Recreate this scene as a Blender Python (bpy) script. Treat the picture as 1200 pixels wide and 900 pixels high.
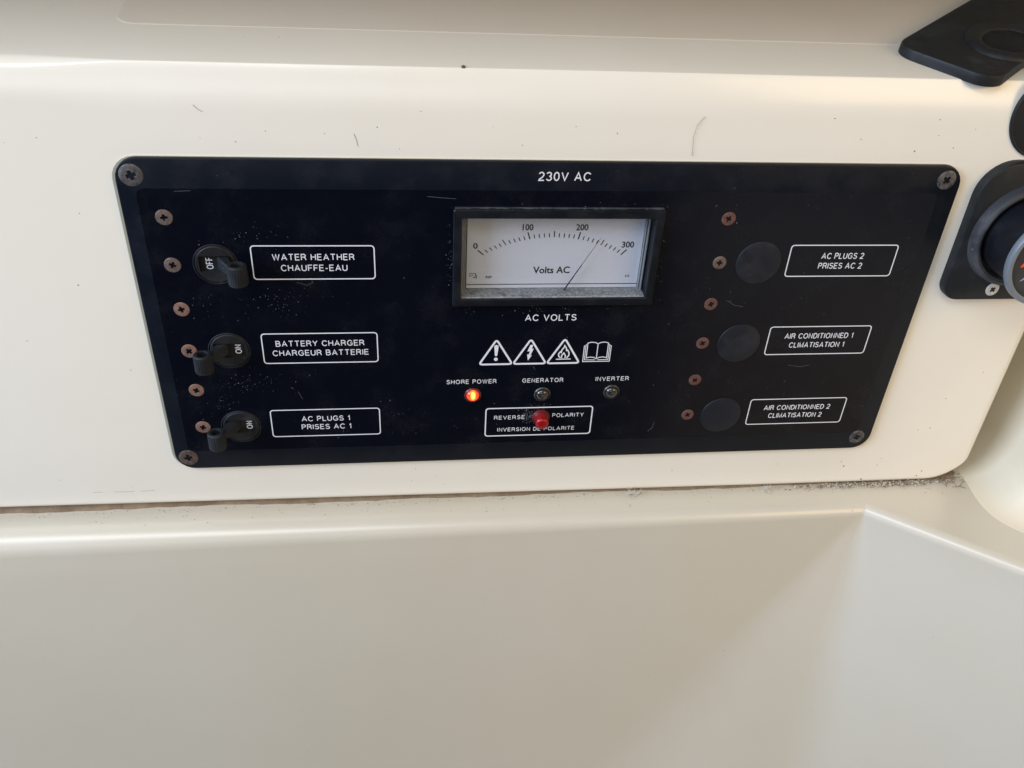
import bpy, bmesh, math, random
from mathutils import Matrix, Vector
random.seed(7)
scene = bpy.context.scene
for o in list(bpy.data.objects): bpy.data.objects.remove(o)
col = scene.collection
S = 0.001                                   # every length below is in millimetres

# ------------------------------------------------------------ camera
cam = bpy.data.objects.new('camera', bpy.data.cameras.new('camera'))
col.objects.link(cam)
cam.matrix_world = Matrix((
    (0.9926903048, 0.0206173036, -0.1189154551, -0.06048602),
    (-0.1097777899, 0.5636511117, -0.8186856913, -0.31678496),
    (0.0501477369, 0.8257556243, 0.5617943160, 0.18623831),
    (0, 0, 0, 1)))
cam.data.sensor_width = 36
cam.data.lens = 1011.0 / 1200 * 36
cam.data.clip_start = 0.005; cam.data.clip_end = 50
scene.camera = cam
# ------------------------------------------------------------ world, lamps, exposure
w = bpy.data.worlds.new('World'); scene.world = w; w.use_nodes = True
w.node_tree.nodes['Background'].inputs[0].default_value = (1.0, 0.96, 0.90, 1)
w.node_tree.nodes['Background'].inputs[1].default_value = 0.15
def area(name, loc, target, sx, sy, power, colour):
    l = bpy.data.lights.new(name, 'AREA'); l.shape = 'RECTANGLE'; l.size = sx; l.size_y = sy
    l.energy = power; l.color = colour
    o = bpy.data.objects.new(name, l); col.objects.link(o); o.location = loc
    o.rotation_euler = (Vector(target) - Vector(loc)).to_track_quat('-Z', 'Y').to_euler()
    return o
area('window_light', (-1.70, -0.72, 0.66), (-0.05, 0, 0), 1.0, 0.8, 36, (0.76, 0.91, 1.22))
area('cockpit_light', (-0.45, -1.55, 0.38), (-0.05, 0, 0), 1.2, 0.45, 2.0, (0.95, 0.96, 1.0))
area('hatch_light', (-0.62, -0.82, 1.12), (-0.1, 0, -0.1), 1.2, 0.40, 10.5, (0.95, 0.98, 1.0))
area('side_light', (0.80, -0.85, 0.48), (0.15, 0, 0), 0.7, 0.6, 5.4, (1.0, 0.70, 0.36))
scene.view_settings.view_transform = 'Standard'; scene.view_settings.look = 'None'
scene.view_settings.exposure = 0; scene.view_settings.gamma = 1
scene.view_settings.use_curve_mapping = False
scene.render.engine = 'CYCLES'

# ------------------------------------------------------------ materials
def newmat(name):
    m = bpy.data.materials.new(name); m.use_nodes = True
    return m, m.node_tree.nodes, m.node_tree.links, m.node_tree.nodes['Principled BSDF']
def N(nodes, t, **kw):
    n = nodes.new(t)
    for k, v in kw.items(): setattr(n, k, v)
    return n
def ramp(nodes, links, src, p0, p1, c0=(0,0,0,1), c1=(1,1,1,1)):
    r = nodes.new('ShaderNodeValToRGB')
    r.color_ramp.elements[0].position = p0; r.color_ramp.elements[0].color = c0
    r.color_ramp.elements[1].position = p1; r.color_ramp.elements[1].color = c1
    links.new(src, r.inputs[0]); return r.outputs[0]
def noise(nodes, links, vec, scale, detail=4, rough=0.6):
    n = nodes.new('ShaderNodeTexNoise'); n.inputs['Scale'].default_value = scale
    n.inputs['Detail'].default_value = detail; n.inputs['Roughness'].default_value = rough
    links.new(vec, n.inputs['Vector']); return n.outputs['Fac']
def mix(nodes, links, fac, a, b):
    m = nodes.new('ShaderNodeMix'); m.data_type = 'RGBA'
    for sock, v in ((0, fac), (6, a), (7, b)):
        if hasattr(v, 'default_value') or hasattr(v, 'links'): links.new(v, m.inputs[sock])
        elif sock == 0: m.inputs[0].default_value = v
        else: m.inputs[sock].default_value = (*v, 1) if len(v) == 3 else v
    return m.outputs[2]
def math_(nodes, links, op, a, b=None):
    m = nodes.new('ShaderNodeMath'); m.operation = op
    for i, v in enumerate((a, b)):
        if v is None: continue
        if isinstance(v, (int, float)): m.inputs[i].default_value = v
        else: links.new(v, m.inputs[i])
    return m.outputs[0]
def specks(nodes, links, vec, scale, size, keep):
    """sparse little flecks: voronoi cells, a random few of them kept"""
    v = nodes.new('ShaderNodeTexVoronoi'); v.inputs['Scale'].default_value = scale
    links.new(vec, v.inputs['Vector'])
    near = math_(nodes, links, 'LESS_THAN', v.outputs['Distance'], size)
    sep = nodes.new('ShaderNodeSeparateColor'); links.new(v.outputs['Color'], sep.inputs[0])
    pick = math_(nodes, links, 'LESS_THAN', sep.outputs[0], keep)
    return math_(nodes, links, 'MULTIPLY', near, pick)
def simple(name, colour, rough=0.5, metal=0.0, bump=0.0, bscale=900, vary=0.0):
    m, n, l, b = newmat(name)
    b.inputs['Base Color'].default_value = (*colour, 1)
    b.inputs['Roughness'].default_value = rough; b.inputs['Metallic'].default_value = metal
    tc = N(n, 'ShaderNodeTexCoord')
    if vary:
        f = noise(n, l, tc.outputs['Object'], bscale * 0.4)
        c = mix(n, l, f, tuple(x * (1 - vary) for x in colour), tuple(min(1, x * (1 + vary)) for x in colour))
        l.new(c, b.inputs['Base Color'])
    if bump:
        f = noise(n, l, tc.outputs['Object'], bscale)
        bp = N(n, 'ShaderNodeBump'); bp.inputs['Strength'].default_value = bump
        bp.inputs['Distance'].default_value = 0.0003
        l.new(f, bp.inputs['Height']); l.new(bp.outputs[0], b.inputs['Normal'])
    return m
def gelcoat(name, colour, stain, rough=0.2, wave=0.12, coat=0.12, crough=0.2):
    m, n, l, b = newmat(name)
    g = N(n, 'ShaderNodeNewGeometry'); P = g.outputs['Position']
    big = noise(n, l, P, 7, 3)
    base = mix(n, l, ramp(n, l, big, 0.35, 0.7), colour, stain)
    mid = noise(n, l, P, 60, 5)
    base = mix(n, l, math_(n, l, 'MULTIPLY', ramp(n, l, mid, 0.45, 0.95), 0.08), base, tuple(c * 0.8 for c in stain))
    sp = specks(n, l, P, 75, 0.030, 0.10)
    base = mix(n, l, math_(n, l, 'MULTIPLY', sp, 0.55), base, (0.22, 0.17, 0.11))
    sp2 = specks(n, l, P, 170, 0.045, 0.05)
    base = mix(n, l, math_(n, l, 'MULTIPLY', sp2, 0.45), base, (0.30, 0.25, 0.17))
    # hairline scratches: stretched noise, thresholded, broken up by a second noise
    mp = N(n, 'ShaderNodeMapping'); mp.inputs['Scale'].default_value = (14, 90, 700)
    mp.inputs['Rotation'].default_value = (0, 0.18, 0)
    l.new(P, mp.inputs[0]); sc = noise(n, l, mp.outputs[0], 1.0, 2)
    scr = math_(n, l, 'MULTIPLY', ramp(n, l, sc, 0.76, 0.80), ramp(n, l, noise(n, l, P, 22, 2), 0.55, 0.65))
    base = mix(n, l, math_(n, l, 'MULTIPLY', scr, 0.30), base, (0.40, 0.36, 0.29))
    l.new(base, b.inputs['Base Color'])
    r = ramp(n, l, noise(n, l, P, 35, 4), 0.3, 0.75, (rough * 0.92,) * 3 + (1,), (rough * 1.15,) * 3 + (1,))
    l.new(r, b.inputs['Roughness'])
    b.inputs['Coat Weight'].default_value = coat; b.inputs['Coat Roughness'].default_value = crough
    bp = N(n, 'ShaderNodeBump'); bp.inputs['Strength'].default_value = wave
    bp.inputs['Distance'].default_value = 0.0012
    l.new(noise(n, l, P, 26, 2), bp.inputs['Height']); l.new(bp.outputs[0], b.inputs['Normal'])
    return m
def blackplastic(name, colour, rough, dust=0.5, dustcol=(0.20, 0.21, 0.22), patch=0.5, spec=0.35):
    m, n, l, b = newmat(name)
    g = N(n, 'ShaderNodeNewGeometry'); P = g.outputs['Position']
    base = mix(n, l, noise(n, l, P, 40), colour, tuple(c * 1.35 for c in colour))
    film = ramp(n, l, noise(n, l, P, 55, 6, 0.7), 0.48, 0.80)
    base = mix(n, l, math_(n, l, 'MULTIPLY', film, 0.10 * patch), base, dustcol)
    a = specks(n, l, P, 260, 0.10, 0.10)
    clump = ramp(n, l, noise(n, l, P, 38, 3), 0.50, 0.66)
    a = math_(n, l, 'MULTIPLY', a, clump)
    c = specks(n, l, P, 520, 0.13, 0.16)
    c = math_(n, l, 'MULTIPLY', c, ramp(n, l, noise(n, l, P, 30, 3), 0.52, 0.70))
    d = math_(n, l, 'MAXIMUM', math_(n, l, 'MULTIPLY', a, 0.9), math_(n, l, 'MULTIPLY', c, 0.6))
    base = mix(n, l, math_(n, l, 'MULTIPLY', d, dust), base, dustcol)
    l.new(base, b.inputs['Base Color'])
    r = ramp(n, l, film, 0, 1, (rough,) * 3 + (1,), (min(1, rough * 1.7),) * 3 + (1,))
    l.new(r, b.inputs['Roughness'])
    b.inputs['Specular IOR Level'].default_value = spec
    bp = N(n, 'ShaderNodeBump'); bp.inputs['Strength'].default_value = 0.05
    bp.inputs['Distance'].default_value = 0.0003
    l.new(noise(n, l, P, 1500, 2), bp.inputs['Height']); l.new(bp.outputs[0], b.inputs['Normal'])
    return m
def rusty(name, c0, c1, rough=0.65, metal=0.35, scale=420):
    m, n, l, b = newmat(name)
    g = N(n, 'ShaderNodeNewGeometry'); P = g.outputs['Position']
    f = noise(n, l, P, scale, 6, 0.75)
    base = mix(n, l, ramp(n, l, f, 0.38, 0.66), c0, c1)
    base = mix(n, l, math_(n, l, 'MULTIPLY', specks(n, l, P, 900, 0.22, 0.3), 0.6), base, tuple(x * 0.25 for x in c0))
    l.new(base, b.inputs['Base Color']); b.inputs['Roughness'].default_value = rough
    b.inputs['Metallic'].default_value = metal
    bp = N(n, 'ShaderNodeBump'); bp.inputs['Strength'].default_value = 0.7
    bp.inputs['Distance'].default_value = 0.0003
    l.new(f, bp.inputs['Height']); l.new(bp.outputs[0], b.inputs['Normal'])
    return m

M = {}
M['console'] = gelcoat('cream_gelcoat', (0.83, 0.795, 0.700), (0.82, 0.775, 0.665), 0.22, coat=.3)
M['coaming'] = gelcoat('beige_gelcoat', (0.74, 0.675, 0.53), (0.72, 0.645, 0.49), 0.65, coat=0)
M['pad'] = gelcoat('greige_gelcoat', (0.72, 0.67, 0.575), (0.70, 0.64, 0.54), 0.34, coat=.05)  # darker tone carries the shade band on the console top
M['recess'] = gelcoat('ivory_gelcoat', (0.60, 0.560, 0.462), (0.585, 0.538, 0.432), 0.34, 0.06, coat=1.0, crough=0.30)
M['plate'] = blackplastic('navy_black_border', (0.0028, 0.0046, 0.009), 0.36, 0.45, patch=.3, spec=.16)
M['field'] = blackplastic('black_gloss_field', (0.0018, 0.0026, 0.0060), 0.22, 0.75, patch=.18)
M['black'] = blackplastic('black_plastic', (0.0035, 0.005, 0.008), 0.42, 0.7, patch=.5, spec=.22)
M['grip'] = blackplastic('dusty_black_grip', (0.010, 0.012, 0.015), 0.50, 1.0, patch=1.6, spec=.25)
M['disc'] = blackplastic('breaker_grey', (0.011, 0.011, 0.012), 0.45, 0.9, patch=1.2, spec=.25)
M['blank'] = blackplastic('blanking_disc', (0.0065, 0.008, 0.013), 0.50, 0.6, patch=.8)
M['bracket'] = blackplastic('bracket_black', (0.011, 0.0125, 0.0135), 0.45, 0.4, patch=1.0, spec=.25)
M['socket'] = blackplastic('dark_socket', (0.004, 0.005, 0.008), 0.5, 0.4)
M['ring'] = blackplastic('worn_ring', (0.028, 0.030, 0.034), 0.55, 1.0, (0.30, 0.30, 0.30), 3.0)
M['print'] = simple('white_print', (0.72, 0.74, 0.78), 0.55, vary=0.10, bscale=2500)
M['dial'] = simple('dial_white', (0.74, 0.75, 0.80), 0.5, vary=0.03, bscale=60)
M['ink'] = simple('dial_ink', (0.025, 0.025, 0.03), 0.6)
M['needle'] = simple('needle_black', (0.03, 0.03, 0.035), 0.4)
M['corner_screw'] = rusty('grimy_screw', (0.05, 0.05, 0.052), (0.19, 0.18, 0.175), 0.55, 0.55)
M['brown_screw'] = rusty('brown_screw', (0.07, 0.045, 0.037), (0.15, 0.11, 0.095), 0.6, 0.4)
M['grey_screw'] = rusty('dull_screw', (0.11, 0.075, 0.06), (0.21, 0.16, 0.135), 0.6, 0.4)
M['tan_screw'] = rusty('tan_rust_screw', (0.19, 0.10, 0.07), (0.30, 0.18, 0.13))
M['red_screw'] = rusty('red_rust_screw', (0.10, 0.045, 0.036), (0.19, 0.095, 0.075))
M['steel'] = rusty('bright_screw', (0.55, 0.54, 0.50), (0.75, 0.74, 0.70), 0.4, 0.4)
M['hole'] = simple('screw_recess', (0.02, 0.014, 0.012), 0.8)
M['gasket'] = simple('gasket_olive', (0.36, 0.34, 0.25), 0.7, vary=0.2, bscale=300)
M['sealant'] = rusty('brown_sealant', (0.16, 0.115, 0.07), (0.27, 0.20, 0.13), 0.85, 0.0, 90)
M['rim'] = simple('grey_rim', (0.16, 0.185, 0.21), 0.35, vary=0.12, bscale=400)
M['dial_dark'] = blackplastic('dial_dark', (0.025, 0.027, 0.03), 0.45, 1.0, patch=2)
M['orange'] = simple('orange_pointer', (0.75, 0.09, 0.03), 0.4)
M['greymark'] = simple('grey_mark', (0.30, 0.32, 0.34), 0.5)
M['red_cap'] = simple('red_lens_cap', (0.26, 0.003, 0.005), 0.28, vary=0.15, bscale=600)
M['red_collar'] = simple('red_lens_collar', (0.11, 0.008, 0.012), 0.35, vary=0.3, bscale=900)
M['chrome'] = simple('dull_chrome', (0.07, 0.067, 0.063), 0.35, 0.7, 0.3, 900, 0.4)
M['dirt'] = simple('dirt', (0.13, 0.10, 0.075), 0.9, vary=0.5, bscale=400)
M['lint'] = simple('lint', (0.62, 0.59, 0.52), 0.9, vary=0.15, bscale=400)
M['hairmat'] = simple('brown_hair', (0.16, 0.12, 0.08), 0.6)
M['sole'] = simple('pale_sole', (0.80, 0.78, 0.72), 0.5)
M['soil'] = simple('soil', (0.20, 0.16, 0.115), 0.9, vary=0.5, bscale=900)
M['crumb'] = simple('crumb', (0.46, 0.41, 0.32), 0.9, vary=0.4, bscale=800)
M['acrylic'] = simple('cloudy_acrylic', (0.30, 0.31, 0.31), 0.45, vary=0.4, bscale=700)
# dusty sill: dark plastic with pale dust
def dusty():
    m, n, l, b = newmat('dusty_sill'); g = N(n, 'ShaderNodeNewGeometry'); P = g.outputs['Position']
    f = noise(n, l, P, 900, 5, 0.6)
    g2 = noise(n, l, P, 160, 3, 0.6)
    c = mix(n, l, ramp(n, l, f, 0.30, 0.72), (0.13, 0.135, 0.14), (0.42, 0.43, 0.43))
    c = mix(n, l, ramp(n, l, g2, 0.56, 0.80), c, (0.04, 0.045, 0.05))
    l.new(c, b.inputs['Base Color']); b.inputs['Roughness'].default_value = 0.7
    return m
M['sill'] = dusty()
M['seat'] = simple('navy_upholstery', (0.018, 0.024, 0.045), 0.7, 0, .4, 500, .2)
def glassmat():
    m = bpy.data.materials.new('window_pane'); m.use_nodes = True; n = m.node_tree.nodes; l = m.node_tree.links
    n.clear(); out = n.new('ShaderNodeOutputMaterial'); mx = n.new('ShaderNodeMixShader')
    t = n.new('ShaderNodeBsdfTransparent'); t.inputs[0].default_value = (0.93, 0.94, 0.95, 1)
    gl = n.new('ShaderNodeBsdfGlossy'); gl.inputs['Roughness'].default_value = 0.12
    fr = n.new('ShaderNodeFresnel'); fr.inputs[0].default_value = 1.45
    mx.inputs[0].default_value = 0.06; n.remove(fr); l.new(t.outputs[0], mx.inputs[1]); l.new(gl.outputs[0], mx.inputs[2])
    l.new(mx.outputs[0], out.inputs[0]); return m
M['glass'] = glassmat()
def lens(name, colour, emit=None, strength=0.0):
    m, n, l, b = newmat(name)
    b.inputs['Base Color'].default_value = (*colour, 1); b.inputs['Roughness'].default_value = 0.12
    b.inputs['Coat Weight'].default_value = 0.6
    if emit:
        # filament seen through the lens: hottest in the middle of the lamp
        tc = N(n, 'ShaderNodeTexCoord'); d = N(n, 'ShaderNodeVectorMath', operation='LENGTH')
        mp = N(n, 'ShaderNodeMapping'); mp.inputs['Scale'].default_value = (620, 0, 340)
        mp.inputs['Location'].default_value = (0, 0, -0.25)
        l.new(tc.outputs['Object'], mp.inputs[0]); l.new(mp.outputs[0], d.inputs[0])
        c = N(n, 'ShaderNodeValToRGB'); e = c.color_ramp.elements
        e[0].position = 0.30; e[0].color = (1.0, 0.80, 0.10, 1)
        e[1].position = 1.0; e[1].color = (0.22, 0.008, 0.002, 1)
        k = c.color_ramp.elements.new(0.62); k.color = (1.0, 0.14, 0.01, 1)
        l.new(d.outputs['Value'], c.inputs[0]); l.new(c.outputs[0], b.inputs['Emission Color'])
        b.inputs['Emission Strength'].default_value = strength
    return m
M['lit'] = lens('lit_orange_lens', (0.5, 0.06, 0.01), True, 3.2)
M['clear_lens'] = lens('unlit_lens', (0.02, 0.019, 0.018))

# ------------------------------------------------------------ object helpers
ORG = {}
def link(o, parent, loc):
    col.objects.link(o); ORG[o.name] = Vector(loc)
    if parent is not None:
        o.parent = parent; o.location = (Vector(loc) - ORG[parent.name]) * S
    else: o.location = Vector(loc) * S
    return o
def thing(name, label, cat, loc=(0,0,0), group=None):
    o = bpy.data.objects.new(name, None); o.empty_display_size = 0.02
    link(o, None, loc); return tag(o, label, cat, group)
def tag(o, label, cat, group=None):
    o['label'] = label; o['category'] = cat
    if group: o['group'] = group
    return o
def obj(name, verts, faces, mat, parent=None, loc=(0,0,0), smooth=35, label=None):
    """verts in mm in scene axes; loc = the object's origin"""
    L = Vector(loc)
    me = bpy.data.meshes.new(name)
    me.from_pydata([tuple((Vector(v) - L) * S) for v in verts], [], faces)
    mats = mat if isinstance(mat, (list, tuple)) else [mat]
    for m in mats: me.materials.append(m)
    bm = bmesh.new(); bm.from_mesh(me)
    bmesh.ops.recalc_face_normals(bm, faces=bm.faces)
    ang = math.radians(smooth or 0)
    for f in bm.faces: f.smooth = bool(smooth)
    for e in bm.edges:
        if len(e.link_faces) == 2 and e.calc_face_angle(0) > ang: e.smooth = False
    bm.to_mesh(me); bm.free()
    o = bpy.data.objects.new(name, me); link(o, parent, loc)
    if label: o['label'] = label
    return o
def loft(loops, cap0=False, cap1=False, closed=True):
    n = len(loops[0]); V = [p for lp in loops for p in lp]; F = []
    for i in range(len(loops) - 1):
        for j in range(n if closed else n - 1):
            k = (j + 1) % n
            F.append((i*n + j, i*n + k, (i+1)*n + k, (i+1)*n + j))
    if cap0: F.append(tuple(range(n)))
    if cap1: F.append(tuple(range((len(loops)-1)*n, len(loops)*n)))
    return V, F
def join(*parts):
    V, F = [], []
    for v, f in parts:
        b = len(V); V += list(v); F += [tuple(i + b for i in q) for q in f]
    return V, F
def circ(cx, cz, r, y, n=40):
    return [(cx + r*math.cos(2*math.pi*i/n), y, cz + r*math.sin(2*math.pi*i/n)) for i in range(n)]
def lathe(cx, cz, prof, n=40, cap0=True, cap1=True):
    """profile = (radius, y) pairs, revolved about the line through (cx, cz) parallel to Y"""
    return loft([circ(cx, cz, r, y, n) for r, y in prof], cap0, cap1)
def rrect(cx, cz, wd, h, r, n=6):
    pts = []
    for sx, sz, a0 in ((1, 1, 0), (-1, 1, 90), (-1, -1, 180), (1, -1, 270)):
        for i in range(n + 1):
            a = math.radians(a0 + 90*i/n)
            pts.append((cx + sx*(wd/2 - r) + r*math.cos(a), cz + sz*(h/2 - r) + r*math.sin(a)))
    return pts
def at(pts, y): return [(x, y, z) for x, z in pts]
def slab(cx, cz, wd, h, r, y0, y1, bev=0.3, n=6):
    """rounded slab, back at y0, front at y1 (y1 < y0), bevelled front edge"""
    a = rrect(cx, cz, wd, h, r, n); b = rrect(cx, cz, wd - 2*bev, h - 2*bev, max(0.05, r - bev), n)
    c = rrect(cx, cz, wd - .6*bev, h - .6*bev, max(0.05, r - .3*bev), n)
    return loft([at(a, y0), at(a, y1 + bev), at(c, y1 + .3*bev), at(b, y1)], True, True)
def ringplate(outer, inner, y0, y1):
    """flat ring between two outlines with the same point count"""
    return loft([at(outer, y1), at(inner, y1), at(inner, y0), at(outer, y0), at(outer, y1)])
def holed(outer, holes, y):
    """flat face at y with holes -> verts, faces"""
    bm = bmesh.new(); edges = []
    for lp in [outer] + holes:
        vs = [bm.verts.new((x, y, z)) for x, z in lp]
        for i in range(len(vs)): edges.append(bm.edges.new((vs[i], vs[(i+1) % len(vs)])))
    bmesh.ops.triangle_fill(bm, use_beauty=True, use_dissolve=False, edges=edges)
    bm.verts.index_update()
    V = [tuple(v.co) for v in bm.verts]; F = [tuple(v.index for v in f.verts) for f in bm.faces]
    bm.free(); return V, F
def box(x0, x1, y0, y1, z0, z1):
    V = [(x, y, z) for x in (x0, x1) for y in (y0, y1) for z in (z0, z1)]
    return V, [(0,1,3,2), (4,6,7,5), (0,4,5,1), (2,3,7,6), (0,2,6,4), (1,5,7,3)]
def stroke(pts, wd, y=-2.75, t=0.06, closed=False):
    """ribbon of print along (x, z) points with mitred joints"""
    n = len(pts); L, R = [], []
    for i in range(n):
        p = Vector(pts[i])
        a = Vector(pts[i-1]) if (i > 0 or closed) else None
        b = Vector(pts[(i+1) % n]) if (i < n-1 or closed) else None
        d0 = (p - a).normalized() if a is not None else (b - p).normalized()
        d1 = (b - p).normalized() if b is not None else d0
        d = (d0 + d1); d = d.normalized() if d.length > 1e-6 else d0
        nrm = Vector((-d.y, d.x)); k = max(0.5, abs(nrm.dot(Vector((-d0.y, d0.x)))))
        off = nrm * (wd/2/k); L.append(p + off); R.append(p - off)
    loops = []
    for i in range(n):
        l, r = L[i], R[i]
        loops.append([(l.x, y, l.y), (r.x, y, r.y), (r.x, y + t, r.y), (l.x, y + t, l.y)])
    if closed: loops.append(loops[0])
    return loft(loops, not closed, not closed)
def fill(pts, y=-2.75, t=0.06): return loft([at(pts, y), at(pts, y + t)], True, True)
def tube(pts, r, n=6, caps=True):
    loops = []
    P = [Vector(p) for p in pts]
    for i, p in enumerate(P):
        d = (P[min(i+1, len(P)-1)] - P[max(i-1, 0)]).normalized()
        u = d.orthogonal().normalized(); v = d.cross(u)
        if loops and u.dot(pu) < 0: u = -u; v = -v
        pu = u
        rr = r[i] if isinstance(r, (list, tuple)) else r
        loops.append([tuple(p + rr*(math.cos(2*math.pi*j/n)*u + math.sin(2*math.pi*j/n)*v)) for j in range(n)])
    return loft(loops, caps, caps)
def text_mesh(s, cx, cz, width, cap, y=-2.75, weight=0.0, rot=0, shear=0.0):
    """letters laid on the XZ plane facing the viewer, fitted to width x cap height (mm)"""
    cu = bpy.data.curves.new('t', 'FONT'); cu.body = s; cu.size = 1; cu.offset = weight
    cu.resolution_u = 3; cu.extrude = 0.0
    tmp = bpy.data.objects.new('t', cu); col.objects.link(tmp)
    me = bpy.data.meshes.new_from_object(tmp.evaluated_get(bpy.context.evaluated_depsgraph_get()))
    V = [v.co.copy() for v in me.vertices]; F = [tuple(p.vertices) for p in me.polygons]
    bpy.data.objects.remove(tmp); bpy.data.curves.remove(cu); bpy.data.meshes.remove(me)
    xs = [v.x for v in V]; ys = [v.y for v in V]
    x0, x1, y0, y1 = min(xs), max(xs), min(ys), max(ys)
    k = width/(x1 - x0); q = cap/(y1 - y0); out = []
    c, sn = math.cos(rot), math.sin(rot)
    for v in V:
        a = (v.x - (x0+x1)/2)*k; b = (v.y - (y0+y1)/2)*q
        a += b*shear
        out.append((cx + a*c - b*sn, y, cz + a*sn + b*c))
    return out, F
def text(parent, s, cx, cz, width, cap, y=-2.75, weight=0.012, mat=None, rot=0, shear=0.0, name='lettering'):
    V, F = text_mesh(s, cx, cz, width, cap, y, weight, rot, shear)
    me = bpy.data.meshes.new(name); me.from_pydata([tuple((Vector(v) - Vector((cx, y, cz)))*S) for v in V], [], F)
    me.materials.append(mat or M['print'])
    o = bpy.data.objects.new(name, me); link(o, parent, (cx, y, cz)); return o


def arc(cx, cz, rx, rz, a0, a1, n=9):
    return [(cx + rx*math.cos(math.radians(a0 + (a1-a0)*i/n)), cz + rz*math.sin(math.radians(a0 + (a1-a0)*i/n))) for i in range(n + 1)]
# grotesque capitals drawn as strokes; box is width x 1, points on the stroke's centre line
GL = {
 'A': (.68, [[(0,0),(.34,1),(.68,0)], [(.11,.32),(.57,.32)]]),
 'B': (.58, [[(0,0),(0,1),(.30,1)] + arc(.30,.76,.22,.24,90,-90,7) + [(0,.52)], [(0,.52),(.32,.52)] + arc(.32,.26,.26,.26,90,-90,7) + [(0,0)]]),
 'C': (.66, [arc(.36,.5,.36,.5,38,322,16)]),
 'D': (.62, [[(0,0),(0,1),(.24,1)] + arc(.24,.5,.38,.5,90,-90,12) + [(0,0)]]),
 'E': (.52, [[(.52,1),(0,1),(0,0),(.54,0)], [(0,.52),(.48,.52)]]),
 'F': (.48, [[(.50,1),(0,1),(0,0)], [(0,.50),(.44,.50)]]),
 'G': (.70, [arc(.37,.5,.37,.5,40,330,16) + [(.70,.22),(.70,.48)], [(.70,.48),(.40,.48)]]),
 'H': (.58, [[(0,0),(0,1)], [(.58,0),(.58,1)], [(0,.52),(.58,.52)]]),
 'I': (.0, [[(0,0),(0,1)]]),
 'J': (.4, [[(.4,1),(.4,.2)] + arc(.2,.2,.2,.2,0,-180,6)]),
 'K': (.58, [[(0,0),(0,1)], [(.56,1),(0,.36)], [(.2,.56),(.6,0)]]),
 'L': (.46, [[(0,1),(0,0),(.48,0)]]),
 'M': (.70, [[(0,0),(0,1),(.35,.06),(.70,1),(.70,0)]]),
 'N': (.58, [[(0,0),(0,1),(.58,0),(.58,1)]]),
 'O': (.74, [arc(.37,.5,.37,.5,90,450,22)[:-1] + ['c']]),
 'P': (.54, [[(0,0),(0,1),(.28,1)] + arc(.28,.74,.26,.26,90,-90,8) + [(0,.48)]]),
 'R': (.60, [[(0,0),(0,1),(.30,1)] + arc(.30,.75,.26,.25,90,-90,8) + [(0,.50)], [(.34,.50),(.50,.38),(.56,.18),(.60,0)]]),
 'S': (.56, [arc(.28,.76,.25,.24,20,240,10) + arc(.28,.26,.28,.26,75,-160,11)]),
 'T': (.60, [[(0,1),(.60,1)], [(.30,1),(.30,0)]]),
 'U': (.58, [[(0,1),(0,.30)] + arc(.29,.29,.29,.29,180,360,10) + [(.58,1)]]),
 'V': (.64, [[(0,1),(.32,0),(.64,1)]]),
 'W': (.92, [[(0,1),(.23,0),(.46,1),(.69,0),(.92,1)]]),
 'Y': (.62, [[(0,1),(.31,.44),(.62,1)], [(.31,.44),(.31,0)]]),
 'Z': (.56, [[(.02,1),(.56,1),(0,0),(.58,0)]]),
 '0': (.50, [arc(.25,.5,.25,.5,90,450,20)[:-1] + ['c']]),
 '1': (.22, [[(0,.76),(.10,.80),(.22,1),(.22,0)]]),
 '2': (.50, [arc(.25,.73,.24,.27,165,-20,9) + [(.36,.42),(.06,.14),(0,0),(.52,0)]]),
 '3': (.50, [arc(.24,.75,.23,.25,160,-80,9), arc(.24,.27,.26,.27,85,-160,9)]),
 '-': (.28, [[(0,.38),(.28,.38)]]),
 ' ': (.16, []),
}
def legend_text(parent, s, cx, cz, width, cap, y, wt=.148, rot=0):
    """print made of stroked capitals, fitted to width x cap height"""
    if cap < 2.3: wt = .14
    gap = .29 if cap > 2.3 else .33; x = 0; items = []
    for ch in s:
        wd, sts = GL[ch]
        for st in sts: items.append((x, st))
        x += wd + gap
    tot = x - gap + wt; k = width/tot; q = cap/(1 + wt*.9); lw = wt*q*min(1, (k/q)**.6); parts = []; c, sn = math.cos(rot), math.sin(rot)
    for j, (x0, st) in enumerate(items):
        closed = st[-1] == 'c'; st = st[:-1] if closed else st
        pts = []
        for a, b in st:
            X = (x0 + a + wt/2 - tot/2)*k; Z = (b - .5)*q
            pts.append((cx + X*c - Z*sn, cz + X*sn + Z*c))
        parts.append(stroke(pts, lw, y - .012*(j % 3), .05, closed))
    V, F = join(*parts)
    return obj('lettering', V, F, M['print'], parent, (cx, y, cz), smooth=0)

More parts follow.
